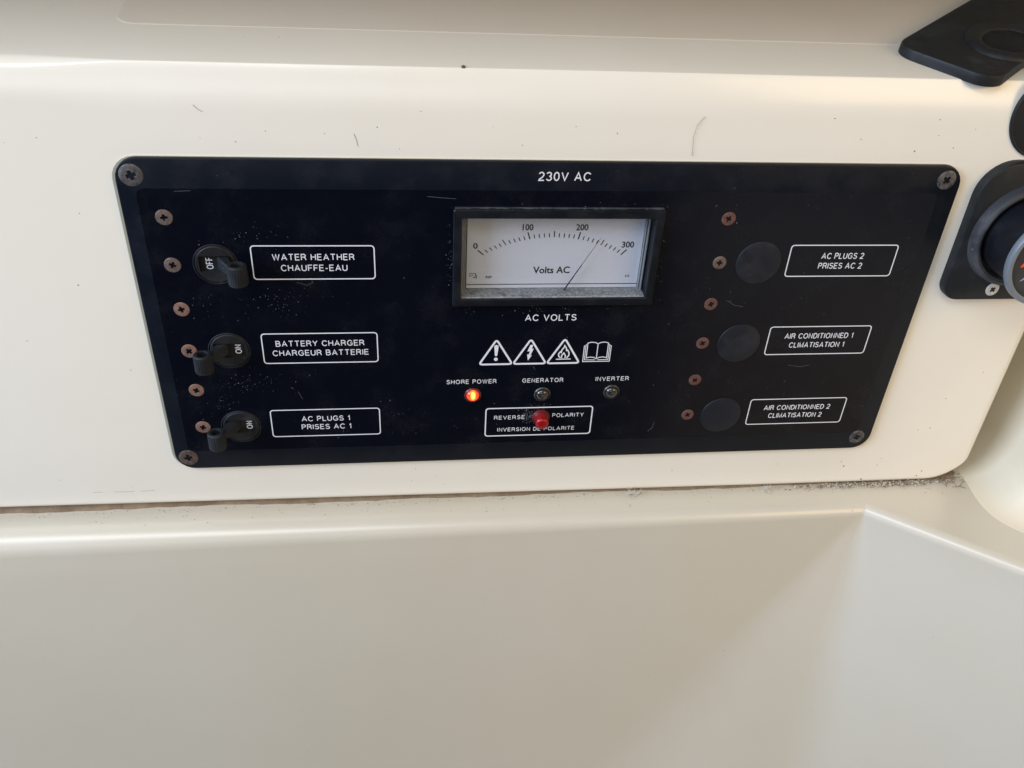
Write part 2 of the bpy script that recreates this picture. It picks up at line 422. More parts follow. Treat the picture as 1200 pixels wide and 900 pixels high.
# ============================================================ THE SETTING
# ---- moulded ledge and recess below the console
def recess():
    zt = -100.0
    back_n = Vector((0, -1)); rd = Vector((0.79, -0.613)).normalized(); right_n = Vector((-rd.y, rd.x)) * -1
    if right_n.x > 0: right_n = -right_n
    def plan(o1f, shift, d, R):
        """points of one level, left to right; o1f(s) = offset of the back wall, shift = offset of the right wall,
        d = depth below the lip: a flat facet fans out left of the corner as the recess deepens"""
        pts = []; NB = 60
        y_end = -17 - o1f(1.0)
        if d > 0:
            cx = 166 - .035*d + .00009*min(d, 300)**2; cy = -17 - .22*d; ta = 3 + .53*min(d, 340)
        else:
            q = Vector((166, -17)) + right_n*shift; tt = (y_end - q.y)/rd.y
            cx, cy, ta = q.x + rd.x*tt, y_end, 3.0
        C_ = Vector((cx, cy)); A_ = Vector((cx - ta, -17 - o1f(1.0)))
        fd = (C_ - A_).normalized(); ka = ta*.30; kc = min(R, ta*.3)
        p_in, p_out = A_ - Vector((ka, 0)), A_ + fd*ka
        xs0, xs1 = -520.0, p_in.x
        for i in range(NB):
            f = i/NB; x = xs0 + (xs1 - xs0)*(1 - (1 - f)**1.6)
            pts.append((x, -17 - o1f((x + 300)/460)))
        def bez(p, q, r, n):
            for i in range(n + 1):
                f = i/n; v = p.lerp(q, f).lerp(q.lerp(r, f), f); pts.append((v.x, v.y))
        bez(p_in, A_, p_out, 8)
        c_in, c_out = C_ - fd*kc, C_ + rd*kc
        for i in range(1, 6): v = p_out.lerp(c_in, i/6); pts.append((v.x, v.y))
        bez(c_in, C_, c_out, 10)
        p1 = C_ + rd*520
        for i in range(1, 25):
            f = (i/24)**1.7; v = c_out.lerp(p1, f); pts.append((v.x, v.y))
        return pts
    cl = lambda v: max(0.0, min(1.0, v))
    rad = lambda s: 11.5 - 6.0*cl(s)**1.3            # lip radius shrinks towards the corner
    RR = 5.6
    loops = []
    for out in (52, 30, 14, 6, 2):
        loops.append([(x, y, zt) for x, y in plan(lambda s: -rad(s) - out, -RR - out, 0, 1.5)])
    K = 12
    for k in range(K + 1):
        a = math.pi/2*k/K
        pl = plan(lambda s: -rad(s)*(1 - math.sin(a)), -RR*(1 - math.sin(a)), 0, 1.5 + 1.2*k/K)
        L = []
        for i, (x, y) in enumerate(pl):
            s = (x + 300)/460
            r = rad(s) if i < 78 else rad(1) + (RR - rad(1))*cl((i - 78)/6)
            L.append((x, y, zt - r*(1 - math.cos(a))))
        loops.append(L)
    zl = [-116, -122, -135, -155, -180, -210, -250, -300, -360, -430]
    for z in zl:
        d = -z - 106
        pl = plan(lambda s: 0.10*d, 0, d, 3 + 0.09*d)
        loops.append([(x, y, z) for x, y in pl])
    # foot radius and floor
    for k in range(1, 9):
        a = math.pi/2*k/8
        z = -430 - 30*math.sin(a)
        pl = [(x, y - 30*(1 - math.cos(a))) for x, y in plan(lambda s: 32.4, 0, 324, 18)]
        loops.append([(x, y, z) for x, y in pl])
    pl = [(x, y - 700) for x, y in plan(lambda s: 32.4, 0, 324, 18)]
    loops.append([(x, min(y, -90), -460) for x, y in pl])
    V, F = loft(loops, closed=False)
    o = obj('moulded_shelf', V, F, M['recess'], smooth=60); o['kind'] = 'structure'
    return o
shelf = recess()
def unseen_helpers():
    # surfaces out of view, added for their effect on light and reflections
    h = 0
    prof = [(-900, h), (-440, h)] + [(-440 + 20*math.sin(math.radians(9*k)), h - 20 + 20*math.cos(math.radians(9*k))) for k in range(1, 11)] + [(-412, -459)]
    o = obj('seat_front', *loft([[(x, y, z) for y, z in prof] for x in (-900, -300, 200)], False, True, closed=False), M['seat'], smooth=60); o['kind'] = 'structure'  # added dark block: dims the panel's reflections and the recess bounce
    o = obj('overhead_panel', *box(-1100, 1100, -85, 420, 245, 275), M['coaming'], smooth=0); o['kind'] = 'structure'  # added slab overhead: keeps lamp light off the console top
    o = obj('cockpit_sole', *box(-1500, 1800, -2200, -60, -500, -464), M['sole'], smooth=0); o['kind'] = 'structure'  # added pale floor: brightens what the panel reflects
unseen_helpers()

# ---- coaming that rises on the right behind the console
def coaming():
    path = [Vector(p) for p in ((232, 140), (231.5, 40), (230, 8), (227.5, -8), (226.5, -18), (228.5, -29), (236, -39), (252, -52), (300, -89), (500, -245))]
    # smooth the path
    for _ in range(3):
        q = [path[0]]
        for a, b in zip(path, path[1:]): q += [a.lerp(b, .25), a.lerp(b, .75)]
        path = q + [path[-1]]
    prof = []
    r = 22
    for k in range(11):
        a = math.radians(82)*k/10
        prof.append((r*math.sin(a), r*(1 - math.cos(a))))
    u, z = prof[-1]
    for h in (20, 60, 130, 260): prof.append((u + h*math.tan(math.radians(9)), z + h))
    loops = []
    for u, z in [(-0.8, -0.6)] + prof:
        L = []
        for i, p in enumerate(path):
            d = (path[min(i+1, len(path)-1)] - path[max(i-1, 0)]).normalized()
            n = Vector((-d.y, d.x))
            if n.x < 0: n = -n
            L.append((p.x + n.x*u, p.y + n.y*u, -100.1 + z))
        loops.append(L)
    V, F = loft(loops, closed=False)
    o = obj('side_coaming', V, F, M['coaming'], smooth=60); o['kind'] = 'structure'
coaming()

# ============================================================ CONSOLE
console = thing('console', 'glossy cream moulded console that carries the black panel above the ledge', 'console', (0, 0, -97))
TILT = math.radians(80)
CREASE = Vector((3.7, 104.8))                         # (y, z)
def top_point(u, h=0.0):                              # u = distance back along the top, h = height above it
    return (CREASE.x + u*math.sin(TILT) - h*math.cos(TILT), CREASE.y + u*math.cos(TILT) + h*math.sin(TILT))
HOLE = (-40.2, 40.4, 13.2, 52.2)                      # opening for the voltmeter
def console_body():
    XR, RB, RE = 227.5, 22.0, 5.0
    xs = [-520, -440, -360, -300, -250, -210, -190, -180, -175, -170, -165, -160, -155, -150, -140, -110, -75, HOLE[0], 0, HOLE[1], 80, 120, 160, 190, 204]
    xs += [XR - RE - (XR - RE - 205.5)*(1 - i/6) for i in range(0, 7)]
    xs += [XR - RE + RE*math.sin(math.radians(90*i/8)) for i in range(1, 9)]
    loops = []
    for x in xs:
        t0 = max(0.0, min(1.0, (-150 - x)/45)); t = 0.35 + 3.0*(t0*t0*(3 - 2*t0))
        th = math.radians(25)
        R1 = (CREASE.x - t*math.sin(th))/(1 - math.cos(th))
        zs = CREASE.y - t*math.cos(th) - R1*math.sin(th)
        zb = -98.3 + 2.9*max(0, min(1, (140 - x)/390))
        if x > XR - RB: zb += RB - math.sqrt(max(0, RB*RB - (x - (XR - RB))**2))
        ey = 0.0
        if x > XR - RE: ey = RE - math.sqrt(max(0, RE*RE - (x - (XR - RE))**2))
        rb = 3.5; L = [(160, zb)]
        for k in range(9):
            a = math.pi/2*k/8
            L.append((rb - rb*math.sin(a), zb + rb - rb*math.cos(a)))
        L += [(0, -60), (0, -20)] if zb + rb < -62 else [(0, zb + rb + (-20 - zb - rb)*0.5), (0, -20)]
        L += [(0, HOLE[2]), (0, HOLE[3]), (0, 70)]
        for k in range(9):
            a = th*k/8
            L.append((R1 - R1*math.cos(a), zs + R1*math.sin(a)))
        # small or large fillet into the top
        r2 = t/math.tan(math.radians((180 - 55)/2)) if False else t/math.tan(math.radians(27.5))
        c = Vector((CREASE.x - t*math.sin(th), CREASE.y - t*math.cos(th))) + r2*Vector((math.cos(th), -math.sin(th)))
        for k in range(1, 9):
            a = th + math.radians(55)*k/8
            L.append((c.x - r2*math.cos(a), c.y + r2*math.sin(a)))
        for u in (12, 60, 150, 300): L.append(top_point(u))
        loops.append([(x, max(y, ey) if y < ey else y, z) for y, z in L])
    n = len(loops[0]); V, F = loft(loops, closed=False)
    iz = next(j for j, p in enumerate(loops[0]) if abs(p[2] - HOLE[2]) < 1e-6)
    ix = xs.index(HOLE[0]); ix2 = xs.index(HOLE[1])
    F = [f for f in F if not (f[0] % n == iz and ix <= f[0]//n < ix2)]
    F.append(tuple(range((len(loops)-1)*n, len(loops)*n)))
    obj('body', V, F, M['console'], console, (0, 0, -97), smooth=40)
console_body()
def top_shade_band():  # band of shade across the top, put in as a thin darker slab
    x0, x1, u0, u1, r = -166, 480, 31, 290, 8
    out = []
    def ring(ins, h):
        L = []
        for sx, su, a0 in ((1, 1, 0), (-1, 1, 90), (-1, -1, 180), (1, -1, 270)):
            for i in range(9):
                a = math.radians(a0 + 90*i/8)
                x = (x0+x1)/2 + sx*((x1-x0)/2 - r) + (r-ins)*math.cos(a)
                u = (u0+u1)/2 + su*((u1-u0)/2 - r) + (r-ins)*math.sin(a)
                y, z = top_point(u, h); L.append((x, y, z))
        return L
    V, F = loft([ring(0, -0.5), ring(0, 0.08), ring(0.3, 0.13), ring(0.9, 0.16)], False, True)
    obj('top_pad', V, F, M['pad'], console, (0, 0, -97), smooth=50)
top_shade_band()
# sealant in the gap under the console
def sealant():
    loops = []
    for i in range(121):
        x = -500 + 725*i/120; j = random.uniform(-.5, .5) + .8*math.sin(i*.31)*math.sin(i*.083); zt = -98.0 + 2.9*max(0, min(1, (140 - x)/390))
        fy = 3.4 + j
        loops.append([(x, fy + 0.6, zt + 1), (x, fy + 1.0, zt - 0.6), (x, fy, -99.2 + j*.5), (x, fy - 0.8, -100.05), (x, 12, -100.05), (x, 12, zt + 1)])
    V, F = loft(loops, True, True)
    obj('sealant_bead', V, F, M['sealant'], console, (0, 0, -97), smooth=70)
sealant()

# ---- small marks, chips and scratches on the console face
def marks():
    parts = []
    def blob(x, z, r, y=-0.06, e=1.0, a=0.0):
        pts = []
        for i in range(9):
            t = 2*math.pi*i/9; rr = r*random.uniform(.6, 1.2)
            px, pz = rr*math.cos(t)*e, rr*math.sin(t)
            pts.append((x + px*math.cos(a) - pz*math.sin(a), z + px*math.sin(a) + pz*math.cos(a)))
        parts.append(fill(pts, y, 0.10))
    # scattered fly specks, measured from the photograph
    for x, z, r in ((-70, 84, .30), (-110, 82, .22), (-62, 76, .18), (-16, 78, .22), (20, 83, .25), (-121, 78, .2),
                    (-176, -20, .25), (-188, 20, .3), (-181, 50, .2), (197, -63, .3), (191, -64, .25), (158, -86, .45), (156, -83, .25),
                    (176, -86, .3), (199, -45, .25), (213, -30, .25), (202, -91, .4), (-60, -86, .2), (68, -85, .25), (122, -83, .2),
                    (170, -95, .45), (200, -94, .4), (118, 82, .25), (150, 84, .2), (105, 90, .25), (142, 77.5, .35), (158, 79, .25)):
        blob(x, z, r)
    for _ in range(26): blob(random.uniform(-240, 225), random.choice((random.uniform(76, 92), random.uniform(-92, -76))), random.uniform(.10, .22))
    for pts, wd in ((((-78.5, 81.5), (-77.6, 79.0), (-77.2, 76.8)), .17), (((-134, 91), (-132.5, 89.5), (-131, 88.6)), .12),
                    (((-205, -86.5), (-201, -86.7)), .07), (((-196, -86.6), (-190, -86.9), (-187, -86.8)), .07), (((-184, -86.8), (-178, -86.7)), .08), (((-240, 10), (-232, 9), (-226, 9.4)), .12)):
        parts.append(stroke(list(pts), wd, -0.06, 0.1))
    V, F = join(*parts)
    o = obj('dirt_specks', V, F, M['dirt'], console, (0, 0, -97), smooth=0); o['kind'] = 'stuff'
    # chip on the crease line
    y, z = top_point(0.2, 0)
    V, F = lathe(-38.5, z, [(.85, y + .6), (.8, y - .15), (.35, y - .25)], 7)
    obj('chip', V, F, M['dirt'], console, (0, 0, -97), label='small dark chip on the upper edge')
marks()
tag(obj('hair', *tube([(53, -0.3, 90), (50.5, -.6, 86.5), (49.8, -.5, 82), (50.3, -.4, 78), (50.6, -.3, 74.6)], 0.07, 5), M['hairmat']),
    'thin dark curved hair stuck to the cream face above the panel', 'hair')

# ============================================================ BLACK PANEL
panel = thing('electrical_panel', 'black rectangular 230V AC switch panel with voltmeter, screwed to the cream console', 'panel', (0, 0, -72.4))
PB = (0, 0, -72.4)
PF = -2.5                                             # front plane of the plate
BRK = [(-134.2, 30.0), (-134.1, -9.7), (-134.2, -49.2)]
def plate():
    W, H, r = 330.0, 144.8, 8.5
    o0 = rrect(0, 0, W, H, r); o1 = rrect(0, 0, W - 1.4, H - 1.4, r - .7); om = rrect(0, 0, W - .4, H - .4, r - .2)
    holes = [[(HOLE[0], HOLE[2]), (HOLE[1], HOLE[2]), (HOLE[1], HOLE[3]), (HOLE[0], HOLE[3])]]
    for x, z in BRK: holes.append([(p[0], p[2]) for p in circ(x, z, 8.15, 0, 48)])
    parts = [holed(o1, holes, PF)]
    parts.append(loft([at(o0, 0.0), at(o0, PF + .7), at(om, PF + .2), at(o1, PF)]))
    for h in holes: parts.append(loft([at(h, PF), at(h, 0.0)]))
    V, F = join(*parts)
    bm = bmesh.new(); me = bpy.data.meshes.new('tmp'); me.from_pydata(V, [], F); bm.from_mesh(me)
    bmesh.ops.remove_doubles(bm, verts=bm.verts, dist=0.001)
    bm.verts.index_update(); V = [tuple(v.co) for v in bm.verts]; F = [tuple(v.index for v in f.verts) for f in bm.faces]; bm.free()
    obj('plate', V, F, M['plate'], panel, PB, smooth=30)
    # darker gloss field printed over the middle
    f0 = rrect(-0.8, -0.6, 315.6, 123.2, 3.0)
    V, F = holed(f0, holes, PF - 0.12)
    V2, F2 = loft([at(f0, PF - 0.12), at(f0, PF)])
    V, F = join((V, F), (V2, F2))
    obj('gloss_field', V, F, M['field'], panel, PB, smooth=0)
plate()
PY = PF - 0.2                                         # print lies just above the gloss field
V, F = ringplate(rrect(-0.5, -0.3, 331.8, 145.6, 9), rrect(0, 0, 322, 137, 5), -0.01, -0.6)
obj('gasket', V, F, M['gasket'], panel, PB)

# ---- screws
def cross_loop(cx, cz, R, wd, y, rot, n=48):
    """star-shaped cross outline sampled at n angles"""
    L = []
    for i in range(n):
        a = 2*math.pi*i/n + math.pi/n*0
        b = (a + math.pi/4) % (math.pi/2) - math.pi/4     # angle from the nearest arm axis
        r1 = R/math.cos(b)
        r2 = wd/abs(math.sin(b)) if abs(math.sin(b)) > 1e-5 else 1e9
        r = min(R*1.02, r1, r2) if r2 < r1 else min(r1, R*1.02)
        # inner corner of the cross
        r = max(r, wd*1.15)
        L.append((cx + r*math.cos(a + rot), y, cz + r*math.sin(a + rot)))
    return L
def screw_mesh(R):
    lp = [circ(0, 0, R, 0.9, 48), circ(0, 0, R, 0.0, 48), circ(0, 0, R*.93, -.18, 48), circ(0, 0, R*.70, -.26, 48),
          cross_loop(0, 0, R*.44, R*.17, -.24, 0)]
    V, F = loft(lp, True, False)
    lp2 = [cross_loop(0, 0, R*.44, R*.17, -.24, 0), cross_loop(0, 0, R*.26, R*.12, R*.24, 0)]
    V2, F2 = loft(lp2, False, True)
    return (V, F), (V2, F2)
def make_screw(name_mat, R):
    (V, F), (V2, F2) = screw_mesh(R)
    n1 = len(F); Vj, Fj = join((V, F), (V2, F2))
    me = bpy.data.meshes.new('screw'); me.from_pydata([tuple(Vector(v)*S) for v in Vj], [], Fj)
    me.materials.append(M[name_mat]); me.materials.append(M['hole'])
    for i, p in enumerate(me.polygons): p.material_index = 0 if i < n1 else 1; p.use_smooth = False
    bm = bmesh.new(); bm.from_mesh(me); bmesh.ops.remove_doubles(bm, verts=bm.verts, dist=1e-7)
    bmesh.ops.recalc_face_normals(bm, faces=bm.faces)
    for f in bm.faces: f.smooth = True
    for e in bm.edges:
        if len(e.link_faces) == 2 and e.calc_face_angle(0) > .5: e.smooth = False
    bm.to_mesh(me); bm.free(); return me
SM = {}
def place_screw(kind, R, x, z, y, parent, label=None):
    key = (kind, R)
    if key not in SM: SM[key] = make_screw(kind, R)
    o = bpy.data.objects.new('screw', SM[key]); link(o, parent, (x, y, z))
    o.rotation_euler = (random.uniform(-.03, .03), random.uniform(0, 6.28), random.uniform(-.03, .03))
    if label: o['label'] = label
    return o
place_screw('corner_screw', 4.3, -159.0, 66.0, PF - .05, panel, 'large grimy grey corner screw')
place_screw('corner_screw', 4.0, 158.2, 66.6, PF - .05, panel, 'large grimy grey corner screw')
place_screw('corner_screw', 3.9, 157.8, -65.2, PF - .05, panel, 'large grimy grey corner screw')
place_screw('brown_screw', 4.2, -159.2, -65.8, PF - .05, panel, 'large brown tarnished corner screw')
for i in range(6):
    z = 49.6 - 19.7*i
    lk = ['grey_screw', 'grey_screw', 'tan_screw', 'tan_screw', 'tan_screw', 'tan_screw'][i]
    lr = ['red_screw', 'grey_screw', 'red_screw', 'red_screw', 'red_screw', 'red_screw'][i]
    place_screw(lk, 3.2, -150.3 + random.uniform(-.2, .2), z, PF - .12, panel, 'dull grey screw' if lk == 'grey_screw' else 'rusty orange brown screw')
    place_screw(lr, 2.95, 69.6 - .1*i, z, PF - .12, panel, 'dull grey brown screw' if lr == 'grey_screw' else 'rusty reddish brown screw')

# ---- breakers
def breaker(cx, cz, side, word, first_label):
    """side +1: toggle thrown right (OFF), -1: thrown left (ON)"""
    sw, sh = 12.4, 6.6
    zoff = 0.3
    disc_out = [(p[0], p[2]) for p in circ(cx, cz, 7.8, 0, 48)]
    slot = rrect(cx, cz + zoff, sw, sh, 0.7, 3)
    y = PF - .35
    top = holed([(p[0], p[2]) for p in circ(cx, cz, 7.5, 0, 48)], [slot], y)
    rim = loft([circ(cx, cz, 7.5, y, 48), circ(cx, cz, 7.8, y + .25, 48), circ(cx, cz, 7.8, -.2, 48)])
    well = loft([at(slot, y), at(slot, -1.4)], False, True)
    V, F = join(top, rim, well)
    b = obj('breaker', V, F, M['disc'], panel, (cx, 0, cz), smooth=25, label=first_label)
    # thin gap round the disc shows as a dark line; a worn lip lies outside it
    lip = loft([circ(cx, cz, 8.1, PF - .12, 48), circ(cx, cz, 8.2, PF - .30, 48), circ(cx, cz, 8.45, PF - .30, 48), circ(cx, cz, 8.6, PF - .12, 48)])
    obj('rim', *lip, M['blank'], b, (cx, 0, cz))
    # toggle: curved arm out of the slot, swinging about a vertical axis
    tx = cx + side*(9.7 if side > 0 else 8.7)
    prof = [(2.4*side, -0.6, 4.4), (3.6*side, -3.0, 4.4), (5.2*side, -6.2, 3.4), (7.6*side, -9.6, 2.6), (8.8*side, -12.0, 2.2)]
    loops = []
    for i, (dx, yy, th) in enumerate(prof):
        a = prof[max(0, i-1)]; c = prof[min(len(prof)-1, i+1)]
        d = Vector((c[0]-a[0], c[1]-a[1])).normalized(); nn = Vector((-d.y, d.x))
        h = 2.9 - 0.25*i
        p = Vector((cx + dx, yy)); A = p + nn*th/2; B = p - nn*th/2
        q = 0.6
        sec = [(A, -h+q), (A, h-q), (A - nn*q, h), (B + nn*q, h), (B, h-q), (B, -h+q), (B + nn*q, -h), (A - nn*q, -h)]
        loops.append([(v.x, v.y, cz + zoff + zz) for v, zz in sec])
    obj('toggle_arm', *loft(loops, True, True), M['grip'], b, (cx, 0, cz), smooth=40)
    # ribbed hollow grip, axis vertical
    n = 72; R = 3.65; hl = 4.2
    def gl(rr, z, rib): return [(tx + (rr + (rib if (i % 3) else -rib))*math.cos(2*math.pi*i/n), -12 + (rr + (rib if (i % 3) else -rib))*math.sin(2*math.pi*i/n), z) for i in range(n)]
    zc = cz + zoff
    V, F = loft([gl(.8, zc + hl - 4, 0), gl(1.9, zc + hl - 3.6, 0), gl(2.0, zc + hl - .15, 0), gl(2.2, zc + hl, 0), gl(R - .45, zc + hl, 0), gl(R - .1, zc + hl - .35, .02), gl(R, zc + hl - .8, .10), gl(R + .05, zc - hl + .8, .10), gl(R - .1, zc - hl + .2, 0), gl(2.2, zc - hl, 0)], True, True)
    obj('toggle_grip', V, F, M['grip'], b, (cx, 0, cz), smooth=25)
    if word == 'OFF': legend_text(b, 'OFF', cx - 2.5, cz + zoff - .3, 5.0, 2.7, -1.48, .15, math.pi/2)
    else: legend_text(b, 'ON', cx + 3.4, cz + zoff - .2, 4.4, 2.6, -1.48, .17, math.pi/2)
breaker(*BRK[0], 1, 'OFF', 'toggle breaker thrown right, reading OFF')
breaker(*BRK[1], -1, 'ON', 'toggle breaker thrown left, reading ON')
breaker(*BRK[2], -1, 'ON', 'toggle breaker thrown left, reading ON')
for cx, cz in ((86.4, 29.9), (85.9, -9.7), (85.2, -49.4)):
    V, F = lathe(cx, cz, [(9.75, PF + .3), (9.75, PF - .35), (9.6, PF - .60), (9.2, PF - .72), (4, PF - .74)], 56)
    obj('blanking_disc', V, F, M['blank'], panel, (cx, 0, cz), smooth=30)

# ---- printed legends
def legend(cx, cz, rows, W=47.8, H=14.9):
    o = rrect(cx, cz, W, H, 1.5, 5); i = rrect(cx, cz, W - .9, H - .9, 1.1, 5)
    fr = obj('label_frame', *ringplate(o, i, PY + .06, PY), M['print'], panel, (cx, 0, cz), smooth=0)
    for s, dz, wd in rows: legend_text(fr, s, cx, cz + dz, wd, 2.75, PY)
legend(-96.6, 30.7, [('WATER HEATHER', 2.4, 31.8), ('CHAUFFE-EAU', -2.3, 25.9)])
legend(-96.9, -9.0, [('BATTERY CHARGER', 2.4, 36.5), ('CHARGEUR BATTERIE', -2.2, 39.8)])
legend(-97.3, -48.0, [('AC PLUGS 1', 2.3, 21.1), ('PRISES AC 1', -2.2, 21.8)])
legend(123.1, 30.6, [('AC PLUGS 2', 2.3, 18.8), ('PRISES AC 2', -2.3, 19.6)])
legend(122.9, -8.9, [('AIR CONDITIONNED 1', 2.4, 32.2), ('CLIMATISATION 1', -2.3, 26.1)])
legend(122.3, -48.3, [('AIR CONDITIONNED 2', 2.3, 32.8), ('CLIMATISATION 2', -2.3, 26.6)])
legend_text(panel, '230V AC', 0.8, 66.8, 20.6, 3.6, PF - .08)
legend_text(panel, 'AC VOLTS', 0.1, 4.5, 22.2, 3.1, PY)
legend_text(panel, 'SHORE POWER', -32.9, -27.6, 22.1, 2.2, PY)
legend_text(panel, 'GENERATOR', -1.1, -27.6, 18.5, 2.2, PY)
legend_text(panel, 'INVERTER', 30.5, -27.5, 15.3, 2.2, PY)
o_ = rrect(-1.4, -50.4, 49.7, 16.2, 1.5, 5); i_ = rrect(-1.4, -50.4, 48.6, 15.1, 1.1, 5)
pf = obj('label_frame', *ringplate(o_, i_, PY + .06, PY), M['print'], panel, (-1.4, 0, -50.4), smooth=0)
legend_text(pf, 'REVERSE', -15.1, -47.8, 14.2, 2.1, PY)
legend_text(pf, 'POLARITY', 12.0, -47.2, 14.7, 2.1, PY)
legend_text(pf, 'INVERSION DE POLARITE', -2.4, -54.7, 36.0, 2.1, PY)

# ---- warning symbols
def roundtri(cx, cz, wd, h, r):
    a, b, c = Vector((cx - wd/2, cz - h/2)), Vector((cx + wd/2, cz - h/2)), Vector((cx, cz + h/2))
    P = [a, b, c]; out = []
    for i in range(3):
        p, q, s = P[i-1], P[i], P[(i+1) % 3]
        d0 = (q - p).normalized(); d1 = (s - q).normalized()
        ang = math.acos(max(-1, min(1, d0.dot(d1)))); t = r*math.tan(ang/2)
        A = q - d0*t; B = q + d1*t
        for k in range(7):
            f = k/6; out.append(tuple((A.lerp(q, f)).lerp(q.lerp(B, f), f)))
    return out
for cx, k in ((-22.6, 0), (-7.7, 1), (7.2, 2)):
    t = obj('warning_sign', *stroke(roundtri(cx, -12.4, 14.6, 12.6, 0.9), 0.85, PY, .06, True), M['print'], panel, (cx, 0, -12.4), smooth=0,
            label=['exclamation mark warning triangle', 'lightning bolt warning triangle', 'flame warning triangle'][k])
    if k == 0:
        bar = [(cx - .95, -9.7), (cx - .75, -9.1), (cx, -8.8), (cx + .75, -9.1), (cx + .95, -9.7), (cx + .5, -14.2), (cx, -14.6), (cx - .5, -14.2)]
        dot = [(cx + .85*math.cos(i*math.pi/6), -16.1 + .85*math.sin(i*math.pi/6)) for i in range(12)]
        V, F = join(fill(bar, PY), fill(dot, PY))
    elif k == 1:
        bolt = [(cx - .1, -9.0), (cx + 1.1, -9.0), (cx + .6, -11.0), (cx + 1.4, -11.0), (cx + .1, -14.4), (cx + .8, -14.3), (cx - .8, -17.0), (cx - 1.3, -13.7), (cx - .7, -14.1), (cx - .1, -12.3), (cx - 1.3, -12.3)]
        V, F = fill(bolt, PY)
    else:
        fl = [(cx - 1.3, -16.0), (cx - 2.2, -15.0), (cx - 2.3, -13.8), (cx - 1.6, -12.7), (cx - 1.2, -13.2), (cx - .9, -11.6), (cx - .1, -10.6), (cx + .1, -9.6),
              (cx + .9, -10.9), (cx + 1.1, -12.2), (cx + 1.6, -12.0), (cx + 2.3, -13.4), (cx + 2.3, -14.8), (cx + 1.4, -16.0)]
        inn = [(cx - .8, -16.0), (cx - .9, -14.8), (cx, -13.4), (cx + .8, -14.8), (cx + .7, -16.0)]
        V, F = join(stroke(fl, .55, PY), stroke(inn, .5, PY), stroke([(cx - 3.3, -16.6), (cx + 3.3, -16.6)], .45, PY))
    obj('symbol', V, F, M['print'], t, (cx, 0, -12.4), smooth=0)
def book():
    P = []
    c = 22.0
    for s in (-1, 1):
        P.append(stroke([(c, -9.0), (c + s*1.2, -8.3), (c + s*3.0, -8.1), (c + s*4.6, -8.6), (c + s*4.6, -16.3), (c + s*3.0, -15.8), (c + s*1.2, -16.0), (c, -16.8)], .38, PY))
        P.append(stroke([(c + s*4.6, -9.3), (c + s*5.3, -9.5), (c + s*5.3, -17.2), (c + s*.6, -17.3)], .32, PY))
        P.append(stroke([(c + s*5.3, -9.9), (c + s*6.0, -10.1), (c + s*6.0, -18.1), (c, -18.1)], .36, PY))
    P.append(stroke([(c, -9.0), (c, -16.8)], .38, PY))
    V, F = join(*P)
    obj('manual_symbol', V, F, M['print'], panel, (22, 0, -13), smooth=0, label='open book symbol')
book()

# ---- indicator lamps
def lamp(cx, cz, kind, label):
    hous = lathe(cx, cz, [(3.75, PF + .1), (3.75, PF - .35), (3.4, PF - .7), (3.05, PF - .7), (2.9, PF - .2)], 36, False, False)
    h = obj('indicator_lamp', *hous, M['chrome'] if kind != 'lit' else M['red_collar'], panel, (cx, 0, cz), smooth=30, label=label)
    prof = [(2.95, PF - .2)] + [(2.9*math.cos(a), PF - .35 - 1.9*math.sin(a)) for a in (0, .3, .6, .9, 1.2, 1.42)]
    obj('lens', *lathe(cx, cz, prof, 36), M['lit'] if kind == 'lit' else M['clear_lens'], h, (cx, PF - .3, cz), smooth=50)
    if kind != 'lit':
        obj('filament', *lathe(cx + .2, cz + .1, [(.9, PF - 1.9), (1.0, PF - 2.4), (.5, PF - 2.7)], 10), M['chrome'], h, (cx, 0, cz))
lamp(-32.2, -34.9, 'lit', 'glowing orange indicator lamp')
lamp(-0.9, -35.2, 'off', 'unlit clear indicator lamp')
lamp(30.9, -34.7, 'off', 'unlit clear indicator lamp')
rl = obj('polarity_lamp', *lathe(-0.7, -47.9, [(4.1, PF + .1), (4.1, PF - .9), (3.8, PF - 1.4), (3.4, PF - 1.4), (3.1, PF - 1.9)], 40), M['red_collar'], panel, (-0.7, 0, -48.6), smooth=30, label='red domed polarity warning lamp')
obj('cap', *lathe(-0.7, -47.9, [(3.15, PF - 1.4), (3.1, PF - 5.0), (2.85, PF - 5.8), (2.2, PF - 6.3), (1.0, PF - 6.5)], 40), M['red_cap'], rl, (-0.7, 0, -48.6), smooth=40)

# ---- voltmeter
vm_bezel = []
FY = -5.5
ox0, ox1, oz0, oz1 = -41.9, 42.4, 11.4, 54.1
ix0, ix1, iz0, iz1 = -38.6, 39.0, 15.0, 50.5
oc, ow, oh = ((ox0+ox1)/2, (oz0+oz1)/2), ox1-ox0, oz1-oz0
ic, iw, ih = ((ix0+ix1)/2, (iz0+iz1)/2), ix1-ix0, iz1-iz0
O = lambda g, y: at(rrect(oc[0], oc[1], ow - 2*g, oh - 2*g, .8, 3), y)
I = lambda g, y: at(rrect(ic[0], ic[1], iw + 2*g, ih + 2*g, .5, 3), y)
V, F = loft([O(0, PF), O(0, FY + .8), O(.35, FY + .35), O(.9, FY + .3), O(1.0, FY), I(.35, FY), I(0, FY + .35), I(0, 3.9)])
vm = obj('voltmeter', V, F, M['black'], panel, (0.2, 0, 32.7), smooth=25)
VC = (0.2, 0, 32.7)
V, F = box(-40.0, 40.2, 3.9, 6.0, 13.4, 52.0)
obj('dial_back', V, F, M['black'], vm, VC, smooth=0)
V, F = box(-35.8, 37.1, 3.5, 3.88, 15.6, 51.5)
obj('dial_face', V, F, M['dial'], vm, VC, smooth=0)
